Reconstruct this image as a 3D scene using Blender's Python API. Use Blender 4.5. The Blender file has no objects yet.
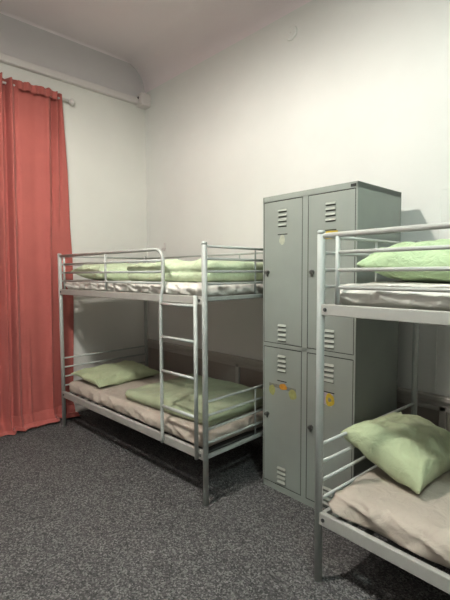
import bpy, bmesh, math, random
from mathutils import Vector, Matrix, noise

random.seed(7)
S = bpy.context.scene
C = S.collection
R = math.radians
V = Vector

# ---------------------------------------------------------------- materials
def mat(name, col, rough=.5, var=.0, vscale=8, bump=0., bscale=60, metal=0., spec=.5, sheen=0., rscale=None, emit=None):
    m = bpy.data.materials.new(name); m.use_nodes = True
    nt = m.node_tree; n = nt.nodes; l = nt.links
    b = n['Principled BSDF']
    b.inputs['Roughness'].default_value = rough
    b.inputs['Metallic'].default_value = metal
    b.inputs['Specular IOR Level'].default_value = spec
    b.inputs['Sheen Weight'].default_value = sheen
    b.inputs['Base Color'].default_value = (*col, 1)
    tc = n.new('ShaderNodeTexCoord')
    if var:
        t = n.new('ShaderNodeTexNoise'); t.inputs['Scale'].default_value = vscale; t.inputs['Detail'].default_value = 4
        l.new(tc.outputs['Object'], t.inputs['Vector'])
        r = n.new('ShaderNodeValToRGB')
        r.color_ramp.elements[0].position = .3; r.color_ramp.elements[1].position = .7
        r.color_ramp.elements[0].color = (*[c*(1-var) for c in col], 1)
        r.color_ramp.elements[1].color = (*[min(1, c*(1+var)) for c in col], 1)
        l.new(t.outputs['Fac'], r.inputs['Fac']); l.new(r.outputs['Color'], b.inputs['Base Color'])
    if bump:
        t2 = n.new('ShaderNodeTexNoise'); t2.inputs['Scale'].default_value = bscale; t2.inputs['Detail'].default_value = 5
        l.new(tc.outputs['Object'], t2.inputs['Vector'])
        bp = n.new('ShaderNodeBump'); bp.inputs['Strength'].default_value = bump; bp.inputs['Distance'].default_value = .01
        l.new(t2.outputs['Fac'], bp.inputs['Height']); l.new(bp.outputs['Normal'], b.inputs['Normal'])
    if emit:
        b.inputs['Emission Color'].default_value = (*emit[0], 1); b.inputs['Emission Strength'].default_value = emit[1]
    return m

M = {}
M['wall'] = mat('wall_paint', (.775, .775, .745), .75, var=.025, vscale=2.0, bump=.12, bscale=9)
M['wall2'] = mat('wall_paint_curtain_side', (.77, .76, .715), .75, var=.02, vscale=2.0, bump=.12, bscale=9)
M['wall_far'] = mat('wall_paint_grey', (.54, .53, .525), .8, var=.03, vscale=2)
M['ceil'] = mat('ceiling_paint', (.88, .81, .82), .85, var=.015, vscale=2)
M['frieze'] = mat('frieze_paint', (.68, .65, .645), .85, var=.02, vscale=2)
M['metal'] = mat('bunk_silver_paint', (.49, .51, .485), .48, var=.03, vscale=20, spec=.5)
M['rail'] = mat('bunk_rail_painted_shade', (.41, .40, .37), .5, var=.03, vscale=20)  # bunk paint darkened: shade on the side rails put into the colour
M['bolt'] = mat('bolt_dark_steel', (.10, .10, .10), .35, metal=.6)
M['slat'] = mat('bed_slat_steel', (.16, .16, .15), .5, var=.1)
M['lock'] = mat('locker_grey_green_paint', (.285, .308, .278), .42, var=.04, vscale=5, bump=.04, bscale=25)
M['lockdark'] = mat('locker_gap_shadow', (.035, .035, .032), .8, var=.05)
M['ventdark'] = mat('locker_vent_shadow', (.085, .09, .08), .8, var=.05)
M['louver'] = mat('locker_louver_paint', (.36, .38, .335), .4, var=.03)
M['knob'] = mat('locker_lock_steel', (.17, .17, .16), .35, var=.1, vscale=60, metal=.7)
M['plastic'] = mat('white_plastic', (.72, .68, .66), .4, var=.02)
M['plastic_dk'] = mat('dark_screw', (.08, .07, .07), .5, var=.1)
M['rod'] = mat('white_rod_paint', (.75, .73, .70), .35, var=.02)
M['dado'] = mat('dado_paint', (.50, .47, .43), .6, var=.04, vscale=4)
M['dado_dk'] = mat('dado_panel_paint', (.38, .335, .295), .6, var=.05, vscale=4)
M['yellow'] = mat('yellow_sticker', (.48, .36, .04), .6, var=.12, vscale=60)
M['pale_y'] = mat('faded_yellow_sticker', (.33, .33, .13), .6, var=.12, vscale=60)
M['orange'] = mat('orange_sticker', (.50, .24, .03), .6, var=.12, vscale=60)
M['cream'] = mat('torn_cream_label', (.44, .45, .36), .7, var=.12, vscale=50)
M['lilac'] = mat('lilac_paper', (.42, .38, .42), .7, var=.1, vscale=50)
M['tape'] = mat('grey_tape', (.20, .20, .17), .5, var=.15, vscale=50)
M['lamp'] = mat('lamp_housing', (.7, .7, .7), .5, var=.02)
M['diff'] = mat('lamp_diffuser', (.8, .8, .8), .5, var=.01)

def fold_cloth(name, col, sc=9, st=.6, stretch=(1, .45, 1)):
    m = mat(name, col, .9, var=.04, vscale=6, sheen=.1)
    n = m.node_tree.nodes; l = m.node_tree.links; b = n['Principled BSDF']
    tc = n.new('ShaderNodeTexCoord'); mp = n.new('ShaderNodeMapping'); mp.inputs['Scale'].default_value = stretch; mp.inputs['Rotation'].default_value = (0, 0, .6)
    l.new(tc.outputs['Object'], mp.inputs['Vector'])
    t1 = n.new('ShaderNodeTexNoise'); t1.noise_type = 'RIDGED_MULTIFRACTAL'; t1.inputs['Scale'].default_value = sc; t1.inputs['Detail'].default_value = 2.5; t1.inputs['Distortion'].default_value = .6
    l.new(mp.outputs['Vector'], t1.inputs['Vector'])
    t2 = n.new('ShaderNodeTexNoise'); t2.inputs['Scale'].default_value = sc*2.2; t2.inputs['Detail'].default_value = 4; t2.inputs['Distortion'].default_value = .8
    l.new(tc.outputs['Object'], t2.inputs['Vector'])
    b1 = n.new('ShaderNodeBump'); b1.inputs['Strength'].default_value = st*.35; b1.inputs['Distance'].default_value = .012
    b2 = n.new('ShaderNodeBump'); b2.inputs['Strength'].default_value = st; b2.inputs['Distance'].default_value = .02
    l.new(t1.outputs['Fac'], b1.inputs['Height']); l.new(t2.outputs['Fac'], b2.inputs['Height'])
    l.new(b1.outputs['Normal'], b2.inputs['Normal']); l.new(b2.outputs['Normal'], b.inputs['Normal'])
    return m
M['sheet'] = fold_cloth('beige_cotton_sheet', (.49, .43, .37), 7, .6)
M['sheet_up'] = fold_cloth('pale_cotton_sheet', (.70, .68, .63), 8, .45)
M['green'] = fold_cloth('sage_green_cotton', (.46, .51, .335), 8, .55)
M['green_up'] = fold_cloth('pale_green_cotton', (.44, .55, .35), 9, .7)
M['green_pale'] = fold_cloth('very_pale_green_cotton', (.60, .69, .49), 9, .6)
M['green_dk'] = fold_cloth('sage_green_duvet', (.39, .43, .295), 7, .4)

def cloth_red():
    m = mat('coral_red_curtain_cloth', (.46, .142, .120), .8, var=.06, vscale=3, bump=.12, bscale=30, sheen=.15)
    b = m.node_tree.nodes['Principled BSDF']
    return m
M['red'] = cloth_red()

def carpet():
    m = bpy.data.materials.new('grey_flecked_carpet'); m.use_nodes = True
    nt = m.node_tree; n = nt.nodes; l = nt.links; b = n['Principled BSDF']
    b.inputs['Roughness'].default_value = .95; b.inputs['Specular IOR Level'].default_value = .15
    tc = n.new('ShaderNodeTexCoord')
    a = n.new('ShaderNodeTexVoronoi'); a.inputs['Scale'].default_value = 135; a.inputs['Randomness'].default_value = 1
    c = n.new('ShaderNodeTexNoise'); c.inputs['Scale'].default_value = 5; c.inputs['Detail'].default_value = 5
    for t in (a, c): l.new(tc.outputs['Object'], t.inputs['Vector'])
    sp = n.new('ShaderNodeSeparateColor'); l.new(a.outputs['Color'], sp.inputs[0])
    r = n.new('ShaderNodeValToRGB'); e = r.color_ramp.elements
    e[0].position = 0; e[0].color = (.07, .069, .069, 1); e[1].position = 1; e[1].color = (.27, .265, .26, 1)
    q = e.new(.55); q.color = (.135, .132, .13, 1)
    l.new(sp.outputs[0], r.inputs['Fac'])
    mx = n.new('ShaderNodeMix'); mx.data_type = 'RGBA'; mx.blend_type = 'MULTIPLY'; mx.inputs['Factor'].default_value = .35
    l.new(r.outputs['Color'], mx.inputs[6]); l.new(c.outputs['Fac'], mx.inputs[7])
    l.new(mx.outputs[2], b.inputs['Base Color'])
    bp = n.new('ShaderNodeBump'); bp.inputs['Strength'].default_value = .6; bp.inputs['Distance'].default_value = .006
    l.new(a.outputs['Distance'], bp.inputs['Height']); l.new(bp.outputs['Normal'], b.inputs['Normal'])
    return m
M['carpet'] = carpet()

# ---------------------------------------------------------------- mesh helpers
class MB:
    def __init__(s): s.bm = bmesh.new(); s.mi = 0
    def _mark(s, faces):
        for f in faces: f.material_index = s.mi
    def box(s, x0, x1, y0, y1, z0, z1, bev=0.):
        b = bmesh.new()
        vs = [b.verts.new((x, y, z)) for x in (x0, x1) for y in (y0, y1) for z in (z0, z1)]
        for f in ((0,1,3,2),(4,6,7,5),(0,4,5,1),(2,3,7,6),(0,2,6,4),(1,5,7,3)): b.faces.new([vs[i] for i in f])
        bmesh.ops.recalc_face_normals(b, faces=b.faces)
        if bev: bmesh.ops.bevel(b, geom=b.edges[:], offset=bev, segments=2, affect='EDGES', profile=.5)
        s.merge(b); return s
    def merge(s, b, mtx=None):
        if mtx: bmesh.ops.transform(b, matrix=mtx, verts=b.verts)
        mp = {v: s.bm.verts.new(v.co) for v in b.verts}
        for f in b.faces:
            nf = s.bm.faces.new([mp[v] for v in f.verts]); nf.material_index = s.mi; nf.smooth = f.smooth
        b.free()
    def tube(s, pts, r, seg=12, caps=True):
        pts = [V(p) for p in pts]; b = s.bm; rings = []
        t0 = (pts[1]-pts[0]).normalized()
        up = V((0,0,1)) if abs(t0.z) < .9 else V((0,1,0))
        nrm = (up - t0*up.dot(t0)).normalized()
        for i, p in enumerate(pts):
            t = (pts[min(i+1, len(pts)-1)]-pts[max(i-1, 0)]).normalized()
            nrm = (nrm - t*nrm.dot(t)).normalized(); bn = t.cross(nrm)
            rr = r[i] if isinstance(r, (list, tuple)) else r
            rings.append([b.verts.new(p + (nrm*math.cos(2*math.pi*k/seg)+bn*math.sin(2*math.pi*k/seg))*rr) for k in range(seg)])
        for i in range(len(rings)-1):
            for k in range(seg):
                f = b.faces.new([rings[i][k], rings[i][(k+1)%seg], rings[i+1][(k+1)%seg], rings[i+1][k]]); f.smooth = True; f.material_index = s.mi
        if caps:
            for rg, rev in ((rings[0], True), (rings[-1], False)):
                f = b.faces.new(rg[::-1] if rev else rg); f.material_index = s.mi
        return s
    def poly(s, pts):
        f = s.bm.faces.new([s.bm.verts.new(p) for p in pts]); f.material_index = s.mi; return s
    def build(s, name, mats, parent=None):
        if not isinstance(mats, (list, tuple)): mats = [mats]
        bmesh.ops.recalc_face_normals(s.bm, faces=s.bm.faces)
        me = bpy.data.meshes.new(name); s.bm.to_mesh(me); s.bm.free()
        for m in mats: me.materials.append(m)
        o = bpy.data.objects.new(name, me); C.objects.link(o)
        if parent: o.parent = parent
        return o

def tag(o, label, cat, group=None):
    o['label'] = label; o['category'] = cat
    if group: o['group'] = group
    return o
def struct(o): o['kind'] = 'structure'; return o
def empty(name, loc, rz=0, parent=None):
    o = bpy.data.objects.new(name, None); C.objects.link(o)
    o.location = loc; o.rotation_euler = (0, 0, rz); o.empty_display_size = .1
    if parent: o.parent = parent
    return o

# ---------------------------------------------------------------- room
X0, X1, Y0, Y1, ZC = -.23, 6.3, -4.7, .15, 3.93
t = .12
struct(MB().box(X0-t, X1+t, Y0-t, Y1+t, -.1, 0).build('floor', M['carpet']))
struct(MB().box(X1, X1+t, Y0-t, Y1+t, 0, ZC+.1).build('wall_right', M['wall_far']))
struct(MB().box(X0-t, X1, Y0-t, Y0, 0, ZC+.1).build('wall_front', M['wall_far']))
struct(MB().box(X0-t, X1, Y1, Y1+t, 0, ZC+.1).build('wall_back', M['wall']))
# curtain-side wall with its darker frieze above the trunking
w = MB().box(X0-t, X0, Y0, Y1, 0, 3.52); w.mi = 1; w.box(X0-t, X0, Y0, Y1, 3.52, ZC+.1)
struct(w.build('wall_left', [M['wall2'], M['frieze']]))

# ceiling: plastered slab coved down into the walls
def coved():
    mb = MB(); b = mb.bm
    def axis(a0, a1, ra, rb):
        ts = [a0 + ra*(i/14)**1.6 for i in range(15)] if ra else [a0]
        n = 8
        mid0, mid1 = ts[-1], a1-rb
        ts += [mid0+(mid1-mid0)*i/n for i in range(1, n)]
        ts += [a1-rb*((14-i)/14)**1.6 for i in range(15)] if rb else [a1]
        return ts
    Rx, Ry = .02, .30
    xs = axis(X0, X1, Rx, .3); ys = axis(Y0, Y1, .3, Ry)
    def z(x, y):
        qa = max(0, 1-(x-X0)/Rx); qb = max(0, 1-(Y1-y)/Ry); qc = max(0, 1-(X1-x)/.3); qd = max(0, 1-(y-Y0)/.3)
        dr = 0
        for q, rr in ((qa, Rx), (qb, Ry), (qc, .3), (qd, .3)):
            dr = max(dr, rr*(1-math.sqrt(max(0, 1-min(1, q)**2))))
        return ZC-dr
    g = [[b.verts.new((x, y, z(x, y))) for y in ys] for x in xs]
    for i in range(len(xs)-1):
        for j in range(len(ys)-1):
            f = b.faces.new([g[i][j], g[i+1][j], g[i+1][j+1], g[i][j+1]]); f.smooth = True
    mb.box(X0-t, X1+t, Y0-t, Y1+t, ZC+.1, ZC+.2)
    return mb.build('ceiling', M['ceil'])
struct(coved())

# dado rail and panelled wainscot along the back wall
d = MB().box(X0, X1, Y1-.055, Y1, .665, .70, .006).box(X0, X1, Y1-.035, Y1, .635, .665, .004)
struct(d.build('trim_1', M['dado']))
d = MB(); d.box(X0, X1, Y1-.012, Y1, 0, .635)
d.mi = 1
xs = [3.18-.62*k for k in range(6)] + [3.18+.62*k for k in range(1, 6)]
for x in xs:
    d.box(x-.022, x+.022, Y1-.03, Y1, .14, .635, .004)
d.box(X0, X1, Y1-.03, Y1, .60, .634, .004); d.box(X0, X1, Y1-.03, Y1, 0, .14, .004)
struct(d.build('trim_2', [M['dado_dk'], M['dado']]))
# painted-over slim batten outline high on the back wall
d = MB().box(3.105, 3.125, Y1-.004, Y1, .70, 2.04).box(3.125, 4.18, Y1-.004, Y1, 2.02, 2.04).box(4.18, 4.20, Y1-.004, Y1, .70, 2.04)
struct(d.build('trim_3', M['wall']))
struct(MB().box(X0, X0+.015, -4.6, Y1-.03, 0, .10, .003).build('baseboard_left', M['wall2']))

# ---------------------------------------------------------------- trunking, box and small wall fittings
tr = empty('cable_trunking', (X0, -2.2, 3.462))
MB().box(.0, .055, -2.35, 2.22, 0, .068, .006).build('channel', M['plastic'], tr)
MB().box(.055, .060, -2.35, 2.22, .010, .058, .002).build('cover_strip', M['plastic'], tr)
tag(tr, 'long pale plastic cable trunking running along the wall above the red curtain', 'trunking')
jb = empty('junction_box', (X0+.085, Y1-.075, 3.44))
MB().box(-.088, .035, -.05, .078, 0, .14, .01).build('housing', M['plastic'], jb)
MB().box(-.06, .025, -.058, -.050, .02, .125, .003).build('cover', M['plastic'], jb)
MB().tube([(-.02, -.058, .085), (-.02, -.064, .085)], .013, 12).build('screw', M['plastic_dk'], jb)
tag(jb, 'small pale junction box in the corner at the end of the trunking', 'junction box')

hk = empty('wall_hook', (.13, Y1, 1.80))
MB().box(-.013, .013, -.008, 0, -.045, .05, .003).build('plate', M['plastic'], hk)
MB().tube([(0, -.008, -.02), (0, -.03, -.025), (0, -.04, -.005)], .006, 8).build('peg', M['plastic'], hk)
MB().box(-.035, .035, -.014, -.006, -.015, -.003, .002).build('crossbar', M['plastic'], hk)
tag(hk, 'tiny white wall hook near the corner above the left bunk', 'hook')

cp = empty('wall_cover', (1.93, Y1, 3.46))
bm = MB()
prof = [(.0, -.014), (.045, -.014), (.055, -.010), (.058, 0)]
rings = []
for r_, y_ in prof[1:]:
    rings.append([bm.bm.verts.new((r_*math.cos(a*math.pi/16), y_, r_*math.sin(a*math.pi/16))) for a in range(32)])
bm.bm.faces.new(rings[0])
for i in range(len(rings)-1):
    for k in range(32): bm.bm.faces.new([rings[i][k], rings[i][(k+1) % 32], rings[i+1][(k+1) % 32], rings[i+1][k]])
bm.build('disc', M['wall'], cp)
MB().tube([(0, -.014, 0), (0, -.018, 0)], .005, 8).build('screw', M['plastic'], cp)
tag(cp, 'small round painted cover high on the back wall', 'wall cover')

# ---------------------------------------------------------------- curtain and rod
def sm(a, b, x):
    x = max(0, min(1, (x-a)/(b-a))); return x*x*(3-2*x)
def curtain():
    mb = MB(); b = mb.bm
    ny, nz = 330, 150
    top = 3.315
    def g(y, c, w): return math.exp(-((y-c)/w)**2)
    rows = []
    for j in range(nz+1):
        f = .94*j/100 if j <= 100 else .94+.06*(j-100)/(nz-100); z = top*(1-f)
        row = []
        for i in range(ny+1):
            s = i/ny                       # 0 far left (out of frame) .. 1 right edge
            lo = f
            yr = -.885 + .085*min(1, lo/.5) - .03*sm(.6, 1, lo)
            y = -2.25 + (yr+2.25)*s
            x = .0
            # deep gathers
            drift = -.05*lo
            x += -.085*g(y, -1.425+drift*.6, .020+.006*lo) + .075*g(y, -1.47+drift*.6, .03) + .05*g(y, -1.375+drift*.5, .022)
            x += -.015*g(y, -1.335+drift*.4, .02)
            x += -.020*g(y, -1.16-.01*math.sin(lo*4), .05)*(.4+.6*lo) + .012*g(y, -1.08, .05)
            x += -(.03+.10*sm(.25, .6, lo))*g(y, -.985+drift*.9, .018+.004*lo) + .035*g(y, -1.035+drift*.9, .028)
            x += -(.055*sm(.2, .5, lo))*sm(-1.0+drift, -.96+drift, y)
            x += .024*g(y, -.945, .014)*(1-sm(.1, .5, lo)) - .028*g(y, -.915, .011)*(1-.6*sm(.1, .5, lo))
            if y < -1.5: x += .04*math.sin((y+1.5)*42)*(1-.2*lo)
            # sharp pressed pleat low down
            x += .02*g(y, -1.255+drift*.6, .012)*sm(.70, .8, lo)
            x += .006*math.sin(y*9+lo*3)*lo + .006*noise.noise(V((y*9, lo*3, 1.3)))
            # gathered heading
            if lo < .035: x += .010*math.sin(y*85)*(1-lo/.035)
            # pooling hem
            pool = max(0, (lo-.958)/.042)
            bx = X0+.065+x*(1-.5*pool) + pool*(.15+.035*noise.noise(V((y*5, 0, 4)))+.02*math.sin(y*13))
            zz = z
            if lo > .945:
                zz = .012 + .17*(1-sm(.945, .975, lo)) + sm(0, .12, pool)*(.024*math.sin(pool*13+3*noise.noise(V((y*3.5, 0, 7))))+.03*noise.noise(V((y*8, pool*3, 2)))+.022)*(1-pool*.6)
                zz = max(zz, .008)
            if lo < .04: zz += .008*math.sin(y*60)
            row.append(b.verts.new((max(bx, X0+.024), y, zz)))
        rows.append(row)
    for j in range(nz):
        for i in range(ny):
            fc = b.faces.new([rows[j][i], rows[j][i+1], rows[j+1][i+1], rows[j+1][i]]); fc.smooth = True
    return mb
# built in world coordinates, then re-based on an empty at its foot
cu = empty('curtain', (X0+.1, -1.5, 0))
o = curtain().build('curtain_panel', M['red'], cu); o.location = (-(X0+.1), 1.5, 0)
s_ = o.modifiers.new('t', 'SOLIDIFY'); s_.thickness = .003
hd = MB()
bb = hd.bm; rows = []
for z in (3.30, 3.225):
    rows.append([bb.verts.new((X0+.118+.010*math.sin((-1.34+.4*i/60)*85)+.012*math.exp(-((-1.34+.4*i/60+1.08)/.05)**2), -1.32+.36*i/60, z+.006*math.sin((-1.32+.36*i/60)*60))) for i in range(61)])
for i in range(60): f = bb.faces.new([rows[0][i], rows[0][i+1], rows[1][i+1], rows[1][i]]); f.smooth = True
o = hd.build('heading_tape', M['red'], cu); o.location = (-(X0+.1), 1.5, 0)
tag(cu, 'floor-length coral red curtain hanging beside the left bunk bed', 'curtain')

rd = empty('curtain_rod', (X0, -.80, 3.27))
RX = .045
MB().tube([(RX, -1.5, 0), (RX, 0, 0)], .012, 12).build('rod', M['rod'], rd)
MB().tube([(RX, -.005, 0), (RX, .008, 0), (RX, .02, 0), (RX, .035, 0), (RX, .048, 0), (RX, .054, 0)], [.012, .024, .034, .034, .022, .004], 16).build('finial', M['rod'], rd)
MB().tube([(0, -.06, 0), (RX, -.06, 0)], .008, 8).box(0, .006, -.085, -.035, -.03, .03, .002).build('bracket', M['rod'], rd)
tag(rd, 'white curtain rod with round finial under the trunking', 'curtain rod')

# ---------------------------------------------------------------- bunk beds
L, W, H = 2.05, .98, 1.687
ZT0, ZT1, ZB0, ZB1 = 1.300, 1.352, .292, .352
PR = .0185
TOPZ = [1.667, 1.588, 1.509, 1.430]
BOTZ = [.675, .585, .494, .404]
def arc(cx, cz, r, a0, a1, n, y):
    return [(cx+r*math.cos(R(a0+(a1-a0)*i/n)), y, cz+r*math.sin(R(a0+(a1-a0)*i/n))) for i in range(n+1)]
def bunk():
    root = empty('bunk_bed', (0, 0, 0))
    for px in (0, L):
        for py in (0, W):
            p = MB().tube([(px, py, .0), (px, py, H-.003), (px, py, H)], [PR, PR, PR*.85], 16).build('post', M['metal'], root)
            MB().tube([(px, py, H-.012), (px, py, H+.001), (px, py, H+.006)], [PR*1.02, PR*1.02, PR*.8], 16).build('post_cap', M['metal'], p)
    for z0, z1, nm in ((ZT0, ZT1, 'upper'), (ZB0, ZB1, 'lower')):
        for py, s in ((0, 1), (W, -1)):
            mb = MB().box(PR*.6, L-PR*.6, py-.014, py+.014, z0, z1, .004)
            ins = sorted((py+s*.014, py+s*.034)); mb.box(.02, L-.02, ins[0], ins[1], z0+.004, z0+.012)
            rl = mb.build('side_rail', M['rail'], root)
            if py == 0:
                for bx in (.035, L-.035):
                    MB().tube([(bx, py-.014, (z0+z1)/2), (bx, py-.019, (z0+z1)/2)], .009, 10).build('bolt', M['bolt'], rl)
    # end frames: a middle upright with crossbars
    for px in (0, L):
        e = MB().tube([(px, W/2, ZT1-.02), (px, W/2, TOPZ[0])], .006, 8).build('end_frame', M['metal'], root)
        for z in TOPZ: MB().tube([(px, 0, z), (px, W, z)], .0085, 10).build('crossbar', M['metal'], e)
        MB().box(px-.011, px+.011, .012, W-.012, ZT1-.03, ZT1-.004, .004).build('crossbar', M['metal'], e)
        e = MB().box(px-.011, px+.011, .012, W-.012, .302, .328, .004)
        if px: e.tube([(px, W/2, .32), (px, W/2, BOTZ[0])], .006, 8)
        e = e.build('end_frame', M['metal'], root)
        for z in BOTZ: MB().tube([(px, 0, z), (px, W, z)], .0085, 10).build('crossbar', M['metal'], e)
    # front guard: top tube bends down at the ladder and becomes its stile
    xl = L-.425; rr = .085
    g = MB()
    g.tube([(0, 0, TOPZ[0])] + [(xl-rr, 0, TOPZ[0])] + arc(xl-rr, TOPZ[0]-rr, rr, 80, 0, 8, 0) + [(xl, 0, 1.40), (xl, -.022, 1.34), (xl, -.024, 1.25), (xl, -.024, .36), (xl, -.022, .30)], .0125, 12)
    g.tube([(.09, 0, ZT1-.01), (.09, 0, TOPZ[0])], .011, 10)
    g.tube([(.85, 0, ZT1-.01), (.85, 0, TOPZ[0])], .009, 10)
    g = g.build('guard_rail', M['metal'], root)
    for z in TOPZ[1:]: MB().tube([(.09, 0, z), (xl, 0, z)], .0085, 10).build('crossbar', M['metal'], g)
    g = MB().tube([(0, W, TOPZ[0]), (L, W, TOPZ[0])], .0085, 10)
    for x in (.6, 1.45): g.tube([(x, W, ZT1-.01), (x, W, TOPZ[0])], .007, 8)
    g = g.build('guard_rail', M['metal'], root)
    for z in TOPZ[1:3]: MB().tube([(0, W, z), (L, W, z)], .007, 10).build('crossbar', M['metal'], g)
    xr = L-.062
    ld = MB().tube([(xr, -.024, ZB0), (xr, -.024, ZT1+.005)], .0135, 12).build('ladder', M['metal'], root)
    for z in (1.288, 1.058, .819, .567): MB().tube([(xl, -.024, z), (xr, -.024, z)], .0105, 10).build('rung', M['metal'], ld)
    for z0 in (ZT0+.012, ZB0+.012):
        b = MB()
        for k in range(15): b.box(.06+k*.135, .10+k*.135, .016, W-.016, z0, z0+.008)
        b.build('slat_base', M['slat'], root)
    return root
b1 = bunk()
def copytree(o, parent=None):
    c = o.copy(); C.objects.link(c)
    if parent: c.parent = parent
    for ch in list(o.children): copytree(ch, c)
    return c
a1 = R(1.7315); a2 = R(-2.8664)
B1 = (2.1419-L*math.cos(a1), -.9984-L*math.sin(a1))
B2 = (3.0283, -1.0488)
b2 = copytree(b1)
b1.location = (B1[0], B1[1], 0); b1.rotation_euler.z = a1
b2.location = (B2[0], B2[1], 0); b2.rotation_euler.z = a2
tag(b1, 'silver metal bunk bed with ladder between the red curtain and the lockers', 'bunk bed', 'metal bunk beds')
tag(b2, 'silver metal bunk bed right of the lockers, cut off by the frame', 'bunk bed', 'metal bunk beds')
def place(o, k, x, y, z, rz=0):
    (bx, by), a = ((B1, a1), (B2, a2))[k-1]
    o.location = (bx+x*math.cos(a)-y*math.sin(a), by+x*math.sin(a)+y*math.cos(a), z)
    o.rotation_euler = (o.rotation_euler[0], o.rotation_euler[1], a+rz)

# ---------------------------------------------------------------- soft things
def ridged(p, k=1.0):
    return max(0, 1-abs(noise.noise(p))*3.2)**1.6*k
def rbox(name, lx, ly, lz, r, nx, ny, nz, mats, disp, base_flat=True):
    """rounded soft box resting on z=0 with displaced cloth surface"""
    b = bmesh.new(); cache = {}
    def vert(i, j, k):
        key = (i, j, k)
        if key not in cache:
            p = V((lx*i/nx, ly*j/ny, lz*k/nz))
            c = V((min(max(p.x, r), lx-r), min(max(p.y, r), ly-r), min(max(p.z, min(r, lz/2)), lz-min(r, lz/2))))
            dd = p-c
            if dd.length > 1e-6:
                # scale to rounded surface
                m = max(abs(dd.x)/r, abs(dd.y)/r, abs(dd.z)/min(r, lz/2))
                dn = dd.normalized()
                q = V((dn.x*r, dn.y*r, dn.z*min(r, lz/2)))*m
                p = c+q
                nn = dn
            else: nn = V((0, 0, 1))
            p = p + disp(p, nn)
            p.z = max(p.z, 0)
            cache[key] = b.verts.new(p)
        return cache[key]
    def quad(a): 
        f = b.faces.new([vert(*q) for q in a]); f.smooth = True
    for i in range(nx):
        for j in range(ny):
            quad([(i, j, nz), (i+1, j, nz), (i+1, j+1, nz), (i, j+1, nz)]); quad([(i, j, 0), (i, j+1, 0), (i+1, j+1, 0), (i+1, j, 0)])
    for i in range(nx):
        for k in range(nz):
            quad([(i, 0, k), (i+1, 0, k), (i+1, 0, k+1), (i, 0, k+1)]); quad([(i, ny, k), (i, ny, k+1), (i+1, ny, k+1), (i+1, ny, k)])
    for j in range(ny):
        for k in range(nz):
            quad([(0, j, k), (0, j, k+1), (0, j+1, k+1), (0, j+1, k)]); quad([(nx, j, k), (nx, j+1, k), (nx, j+1, k+1), (nx, j, k+1)])
    mb = MB(); mb.merge(b)
    return mb.build(name, mats)

def mattress(name, seed, amp_side, amp_top, m, lz=.115, slant=1.2, freq=9, rr=.05):
    def disp(p, n):
        side = 1-max(0, n.z)**2
        # diagonal gathers running down the sides
        s = p.x*1.0+p.y
        f = noise.noise(V((s*freq+p.z*slant*freq, p.z*4, seed)))
        f2 = noise.noise(V((s*freq*2.6-p.z*14, p.z*7, seed+5)))
        a = amp_side*(f*1.0+f2*.5)*min(1, side*1.5)
        edge = math.exp(-min(p.x, 1.985-p.x, p.y, .93-p.y)/.16)
        fr = ridged(V((p.x*5+p.y*6+p.z*9, p.z*5-p.x*2, seed+40)))
        a += amp_side*.9*(fr-.3)*side
        h = amp_top*noise.noise(V((p.x*3, p.y*3, seed+9))) + amp_top*.8*edge*noise.noise(V((p.x*13+p.y*4, p.y*13, seed+2)))
        lowfade = min(1, p.z/.03)
        return V((n.x, n.y, 0))*a*lowfade + V((0, 0, 1))*(h*max(0, n.z)+ a*.3*max(0, n.z))
    return rbox(name, 1.985, .93, lz, rr, 190, 70, 10, m, disp)

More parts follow.
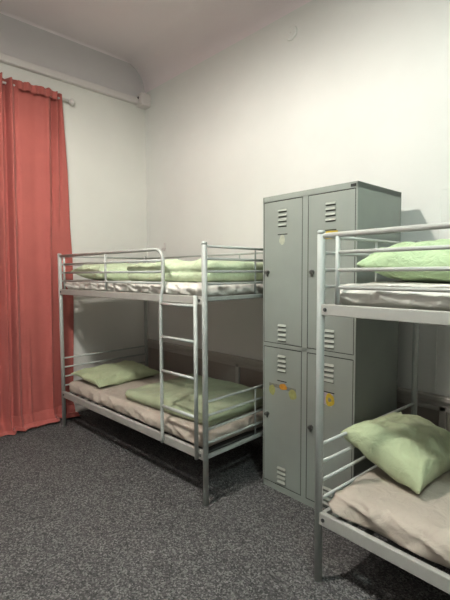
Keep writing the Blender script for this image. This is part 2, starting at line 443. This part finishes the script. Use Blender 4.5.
def pillow(name, lx, ly, T, m, seed, wr=.012, pinch=.05, bf=.38, hx=.42, wave=.010, cz=(0, 0, 0, 0)):
    """lx by ly, thickness T, centred on origin; seam at z=0, belly down flattened"""
    b = bmesh.new(); n = 72
    def out(u, v):
        # outline pulled in mid-edge, ears at corners
        cx = 1-pinch*(1-v*v)*1.0; cy = 1-pinch*(1-u*u)*1.0
        ear = .03*(abs(u)*abs(v))**6
        return u*(cx+ear)*lx/2, v*(cy+ear)*ly/2
    def hgt(u, v):
        e = max(0, (1-abs(u)**2.4))*max(0, (1-abs(v)**2.4))
        return e**hx
    def wrk(u, v, sd):
        x, y = u*lx/2, v*ly/2; tot = 0
        for cx, cy in ((1, 1), (1, -1), (-1, 1), (-1, -1)):
            dx, dy = cx-u, cy-v; d_ = math.hypot(dx, dy)
            ang = math.atan2(dy*cy, dx*cx)
            tot += noise.noise(V((ang*5.5, d_*1.2, sd+cx+2*cy)))*math.exp(-d_/.75)*1.8
        tot += .55*noise.noise(V((x*9, y*16, sd+7)))
        # puckers along seams
        eu, ev = 1-abs(u), 1-abs(v)
        tot += .8*noise.noise(V((v*11, sd, 2)))*math.exp(-eu/.14) + .8*noise.noise(V((u*11, sd, 5)))*math.exp(-ev/.14)
        tot += .9*ridged(V((x*6+y*3, y*9-x*5, sd+3)))*math.exp(-min(1-abs(u), 1-abs(v))/.45)
        return tot*wr
    top, bot = {}, {}
    for i in range(n+1):
        for j in range(n+1):
            u = math.sin((i/n*2-1)*math.pi/2*.92)/math.sin(math.pi/2*.92); v = math.sin((j/n*2-1)*math.pi/2*.92)/math.sin(math.pi/2*.92)
            x, y = out(u, v); h = hgt(u, v); edge = i in (0, n) or j in (0, n)
            zs = wave*noise.noise(V((u*3, v*3, seed+20))) + sum(c_*(1+a_*u)*(1+b_*v)/4 for c_, a_, b_ in zip(cz, (-1, 1, -1, 1), (-1, -1, 1, 1)))
            zt = zs + T*.62*h + wrk(u, v, seed)*min(1, h*1.6)
            zb = zs - T*bf*min(1, h*1.15) - abs(wrk(u, v, seed+31))*.3*h
            top[i, j] = b.verts.new((x, y, zt))
            bot[i, j] = top[i, j] if edge else b.verts.new((x, y, zb))
    for i in range(n):
        for j in range(n):
            f = b.faces.new([top[i, j], top[i+1, j], top[i+1, j+1], top[i, j+1]]); f.smooth = True
            q = [bot[i, j], bot[i, j+1], bot[i+1, j+1], bot[i+1, j]]
            if len(set(q)) == 4 and set(q) != set([top[i, j], top[i+1, j], top[i+1, j+1], top[i, j+1]]):
                f = b.faces.new(q); f.smooth = True
    mb = MB(); mb.merge(b)
    return mb.build(name, m)

def duvet(name, lx, ly, layers, lh, m, seed, amp=.012):
    """folded duvet: stacked rounded layers in ONE soft outline, creases between layers"""
    lz = layers*lh
    def disp(p, n):
        side = 1-max(0, n.z)**2
        ph = (p.z/lh) % 1.0
        crease = -.016*math.exp(-(min(ph, 1-ph)/.16)**2) if 0.3*lh < p.z < lz-.3*lh else 0
        w = amp*(noise.noise(V((p.x*5, p.y*5, seed)))+.6*noise.noise(V((p.x*14, p.y*11, p.z*12+seed))))
        out = .018*noise.noise(V((p.x*3, p.y*3, seed+p.z*8)))
        return V((n.x, n.y, 0))*(crease*side+out*side+w*.6) + V((0, 0, 1))*max(0, n.z)*w*1.3
    return rbox(name, lx, ly, lz, min(.05, lz*.48), 90, 70, 12, m, disp)

ZML, ZMU = .335, 1.335
# left bunk
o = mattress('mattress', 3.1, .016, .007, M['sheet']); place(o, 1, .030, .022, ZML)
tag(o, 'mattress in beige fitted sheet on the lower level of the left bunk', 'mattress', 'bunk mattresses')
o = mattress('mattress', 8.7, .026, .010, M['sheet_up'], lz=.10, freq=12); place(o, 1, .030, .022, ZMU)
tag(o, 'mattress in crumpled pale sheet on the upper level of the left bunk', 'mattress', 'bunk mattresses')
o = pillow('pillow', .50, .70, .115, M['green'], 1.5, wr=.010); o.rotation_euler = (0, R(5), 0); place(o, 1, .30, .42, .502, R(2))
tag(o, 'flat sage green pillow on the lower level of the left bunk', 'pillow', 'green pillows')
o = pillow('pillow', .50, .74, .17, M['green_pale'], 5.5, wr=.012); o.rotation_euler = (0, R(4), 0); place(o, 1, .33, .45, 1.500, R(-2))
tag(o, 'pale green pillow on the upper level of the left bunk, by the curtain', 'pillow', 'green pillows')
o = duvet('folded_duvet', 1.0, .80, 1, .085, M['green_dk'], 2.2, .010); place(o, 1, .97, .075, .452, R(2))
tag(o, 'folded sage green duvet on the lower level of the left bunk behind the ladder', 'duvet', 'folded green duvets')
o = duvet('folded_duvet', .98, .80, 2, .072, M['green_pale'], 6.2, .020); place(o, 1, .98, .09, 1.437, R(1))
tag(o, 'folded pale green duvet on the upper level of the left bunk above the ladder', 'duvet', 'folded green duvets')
# right bunk
o = mattress('mattress', 12.3, .030, .010, M['sheet'], lz=.142, rr=.085, slant=2.0, freq=6); place(o, 2, .036, .012, ZML)
tag(o, 'mattress in creased beige fitted sheet on the lower level of the right bunk', 'mattress', 'bunk mattresses')
o = mattress('mattress', 17.9, .015, .008, M['sheet_up'], lz=.115, rr=.075, slant=2.5, freq=7); place(o, 2, .034, .022, ZMU)
tag(o, 'mattress in greyish white sheet on the upper level of the right bunk', 'mattress', 'bunk mattresses')
o = pillow('pillow', .43, .60, .215, M['green'], 9.3, wr=.015, pinch=.06, bf=.42, hx=.36, wave=.018, cz=(0, .0, -.075, -.01)); o.rotation_euler = (0, R(19), 0); place(o, 2, .187, .52, .598, R(-1))
tag(o, 'plump sage green pillow leaning on the end bars of the right lower bunk', 'pillow', 'green pillows')
o = pillow('pillow', .57, .66, .19, M['green_up'], 14.3, wr=.022, pinch=.04); o.rotation_euler = (0, R(3), 0); place(o, 2, .355, .52, 1.520, R(3))
tag(o, 'plump pale green pillow on the upper level of the right bunk', 'pillow', 'green pillows')

# ---------------------------------------------------------------- lockers
LK = empty('metal_locker', (2.9301, -.543, 0), R(-1.3712))
LW, LD, LH = .716, .528, 2.01
f = MB()
f.box(-LW, -LW+.0, 0, 0, 0, 0) if False else None
# shell
f.box(-LW, -LW+.018, .0, LD, 0, LH, .002); f.box(-.018, 0, .0, LD, 0, LH, .002)
f.box(-LW, 0, .0, LD, LH-.036, LH, .002); f.box(-LW, 0, 0, LD, 0, .043, .002)
f.box(-LW, 0, LD-.01, LD, 0, LH)
f.box(-.382, -.338, .0, LD-.01, .04, LH-.03, .002)
f.box(-LW+.01, -.01, .0, LD-.01, .996, 1.022, .001)
f.mi = 1
f.box(-LW+.01, -.01, .03, .04, .02, LH-.02)
f.build('cabinet', [M['lock'], M['lockdark']], LK)
MB().box(-.045, -.012, -.002, 0, LH-.028, LH-.012).build('maker_plate', M['lockdark'], LK)
def vent(x, z, n, parent):
    b = MB()
    for k in range(n):
        zt = z-k*.0315; w2 = .034
        b.mi = 0
        b.poly([(x-w2, -.001, zt), (x+w2, -.001, zt), (x+w2, -.010, zt-.015), (x-w2, -.010, zt-.015)])
        b.poly([(x-w2, -.001, zt), (x-w2, -.010, zt-.015), (x-w2, -.001, zt-.015)])
        b.poly([(x+w2, -.001, zt), (x+w2, -.010, zt-.015), (x+w2, -.001, zt-.015)])
        b.mi = 1
        b.poly([(x-w2, -.010, zt-.015), (x+w2, -.010, zt-.015), (x+w2, -.0015, zt-.0165), (x-w2, -.0015, zt-.0165)])
        b.poly([(x-w2, -.0012, zt-.015), (x+w2, -.0012, zt-.015), (x+w2, -.0012, zt-.0215), (x-w2, -.0012, zt-.0215)])
    b.build('vent', [M['louver'], M['ventdark']], parent)
def blob(x, z, rx, rz, seed, mat_, parent, name='sticker', y=-.0018):
    pts = []
    for k in range(22):
        a = 2*math.pi*k/22; r = 1+.22*noise.noise(V((math.cos(a)*1.3, math.sin(a)*1.3, seed)))
        pts.append((x+rx*r*math.cos(a), y, z+rz*r*math.sin(a)))
    MB().poly(pts).build(name, mat_, parent)
doors = {}
for ci, (x0, x1) in enumerate(((-.702, -.384), (-.336, -.016))):
    for ri, (z0, z1) in enumerate(((1.026, 1.969), (.048, .991))):
        dm = MB().box(x0, x1, -.0006, .016, z0, z1, .0025)
        d = dm.build('door', M['lock'], LK); doors[ci, ri] = d
        dk = MB()
        for a in ((x0-.004, x0, z0-.004, z1+.004), (x1, x1+.004, z0-.004, z1+.004), (x0, x1, z0-.004, z0), (x0, x1, z1, z1+.004)):
            dk.box(a[0], a[1], -.0002, .004, a[2], a[3])
        dk.build('door_gap', M['lockdark'], d)
        cx = (x0+x1)/2
        vent(cx, z1-(.055, .043)[ri], 4, d); vent(cx, z0+.130, 4, d)
        # card slot
        MB().box(cx-.04, cx+.04, -.002, 0, z1-.222, z1-.216).build('card_slot', M['lockdark'], d)
        kx = x0+.032; kz = z0+.475
        k = MB().tube([(kx, 0, kz), (kx, -.006, kz)], .015, 16).build('lock', M['knob'], d)
        kb = MB().tube([(kx, -.006, kz), (kx, -.02, kz), (kx, -.024, kz)], [.013, .013, .010], 16)
        kb.box(kx-.003, kx+.003, -.027, -.02, kz-.010, kz+.010, .001); kb.box(kx-.005, kx+.005, -.012, -.002, kz-.028, kz-.012, .002)
        kb.build('lock_knob', M['knob'], d)
d = doors[0, 0]; blob(-.545, 1.715, .024, .033, 1, M['cream'], d)
d = doors[0, 1]
MB().poly([(-.655, -.0015, .745), (-.425, -.0015, .742), (-.425, -.0015, .716), (-.655, -.0015, .722)]).build('tape', M['tape'], d)
blob(-.628, .700, .028, .035, 3, M['pale_y'], d, y=-.0022); blob(-.532, .735, .032, .022, 4, M['orange'], d, y=-.0024); blob(-.45, .700, .034, .032, 6, M['pale_y'], d, y=-.0022)
d = doors[1, 1]; MB().poly([(-.222, -.0016, .775), (-.145, -.0016, .775), (-.15, -.0016, .685), (-.215, -.0016, .695)]).build('sticker', M['lilac'], d)
blob(-.166, .728, .032, .040, 8, M['yellow'], d, y=-.0022); blob(-.168, .728, .012, .014, 9, M['tape'], d, y=-.0026)
d = doors[1, 0]; MB().poly([(-.215, -.0016, 1.745), (-.125, -.0016, 1.745), (-.125, -.0016, 1.695), (-.215, -.0016, 1.70)]).build('sticker', M['yellow'], d)
tag(LK, 'grey-green metal locker cabinet with four vented doors between the two bunks', 'locker')

# ---------------------------------------------------------------- ceiling lamps (above and behind the view)
def lamp(x, y, z, rad, col, power, label):
    e = empty('ceiling_light', (x, y, z))
    sh = MB(); n_ = 32
    prof = [(rad, 0), (rad*.98, .03), (rad*.8, .10), (rad*.45, .15), (.03, .17)]
    rg = [[sh.bm.verts.new((r_*math.cos(2*math.pi*k/n_), r_*math.sin(2*math.pi*k/n_), z_)) for k in range(n_)] for r_, z_ in prof]
    for i in range(len(rg)-1):
        for k in range(n_): sh.bm.faces.new([rg[i][k], rg[i][(k+1) % n_], rg[i+1][(k+1) % n_], rg[i+1][k]]).smooth = True
    sh.bm.faces.new(rg[-1]); sh.build('lamp_shade', M['lamp'], e)
    MB().tube([(0, 0, .08), (0, 0, .17)], .025, 12).build('socket', M['lamp'], e)
    MB().tube([(0, 0, .17), (0, 0, ZC-z)], .010, 10).build('stem', M['lamp'], e)
    tag(e, label, 'ceiling light', 'ceiling lights')
    ld = bpy.data.lights.new('bulb', 'POINT'); ld.shadow_soft_size = .07; ld.energy = power; ld.color = col
    lo = bpy.data.objects.new('bulb', ld); C.objects.link(lo); lo.parent = e; lo.location = (0, 0, .01)
lamp(2.2, -2.25, 3.31, .30, (1, .94, .875), 180, 'round white ceiling light on a stem nearer the curtain')
lamp(4.6, -2.3, 3.31, .30, (.82, 1, .96), 112, 'round white ceiling light on a stem nearer the right wall')

# ---------------------------------------------------------------- world
wd = bpy.data.worlds.new('world'); S.world = wd; wd.use_nodes = True
wd.node_tree.nodes['Background'].inputs[0].default_value = (.5, .5, .52, 1); wd.node_tree.nodes['Background'].inputs[1].default_value = .1

# ---------------------------------------------------------------- camera
yaw, pit, rol = R(46.2353), R(-3.571), R(-.2274)
F = V((-math.sin(yaw)*math.cos(pit), math.cos(yaw)*math.cos(pit), math.sin(pit)))
Rt = V((math.cos(yaw), math.sin(yaw), 0)); U = Rt.cross(F)
R2 = Rt*math.cos(rol)+U*math.sin(rol); U2 = -Rt*math.sin(rol)+U*math.cos(rol)
cam = bpy.data.cameras.new('camera'); co = bpy.data.objects.new('camera', cam); C.objects.link(co)
co.matrix_world = Matrix(((R2.x, U2.x, -F.x, 4.1447), (R2.y, U2.y, -F.y, -2.7393), (R2.z, U2.z, -F.z, 1.4943), (0, 0, 0, 1)))
cam.sensor_fit = 'HORIZONTAL'; cam.sensor_width = 36; cam.lens = 422.78*36/450; cam.clip_start = .05
S.camera = co
S.view_settings.view_transform = 'Standard'; S.view_settings.look = 'None'; S.view_settings.exposure = .05; S.view_settings.gamma = .86
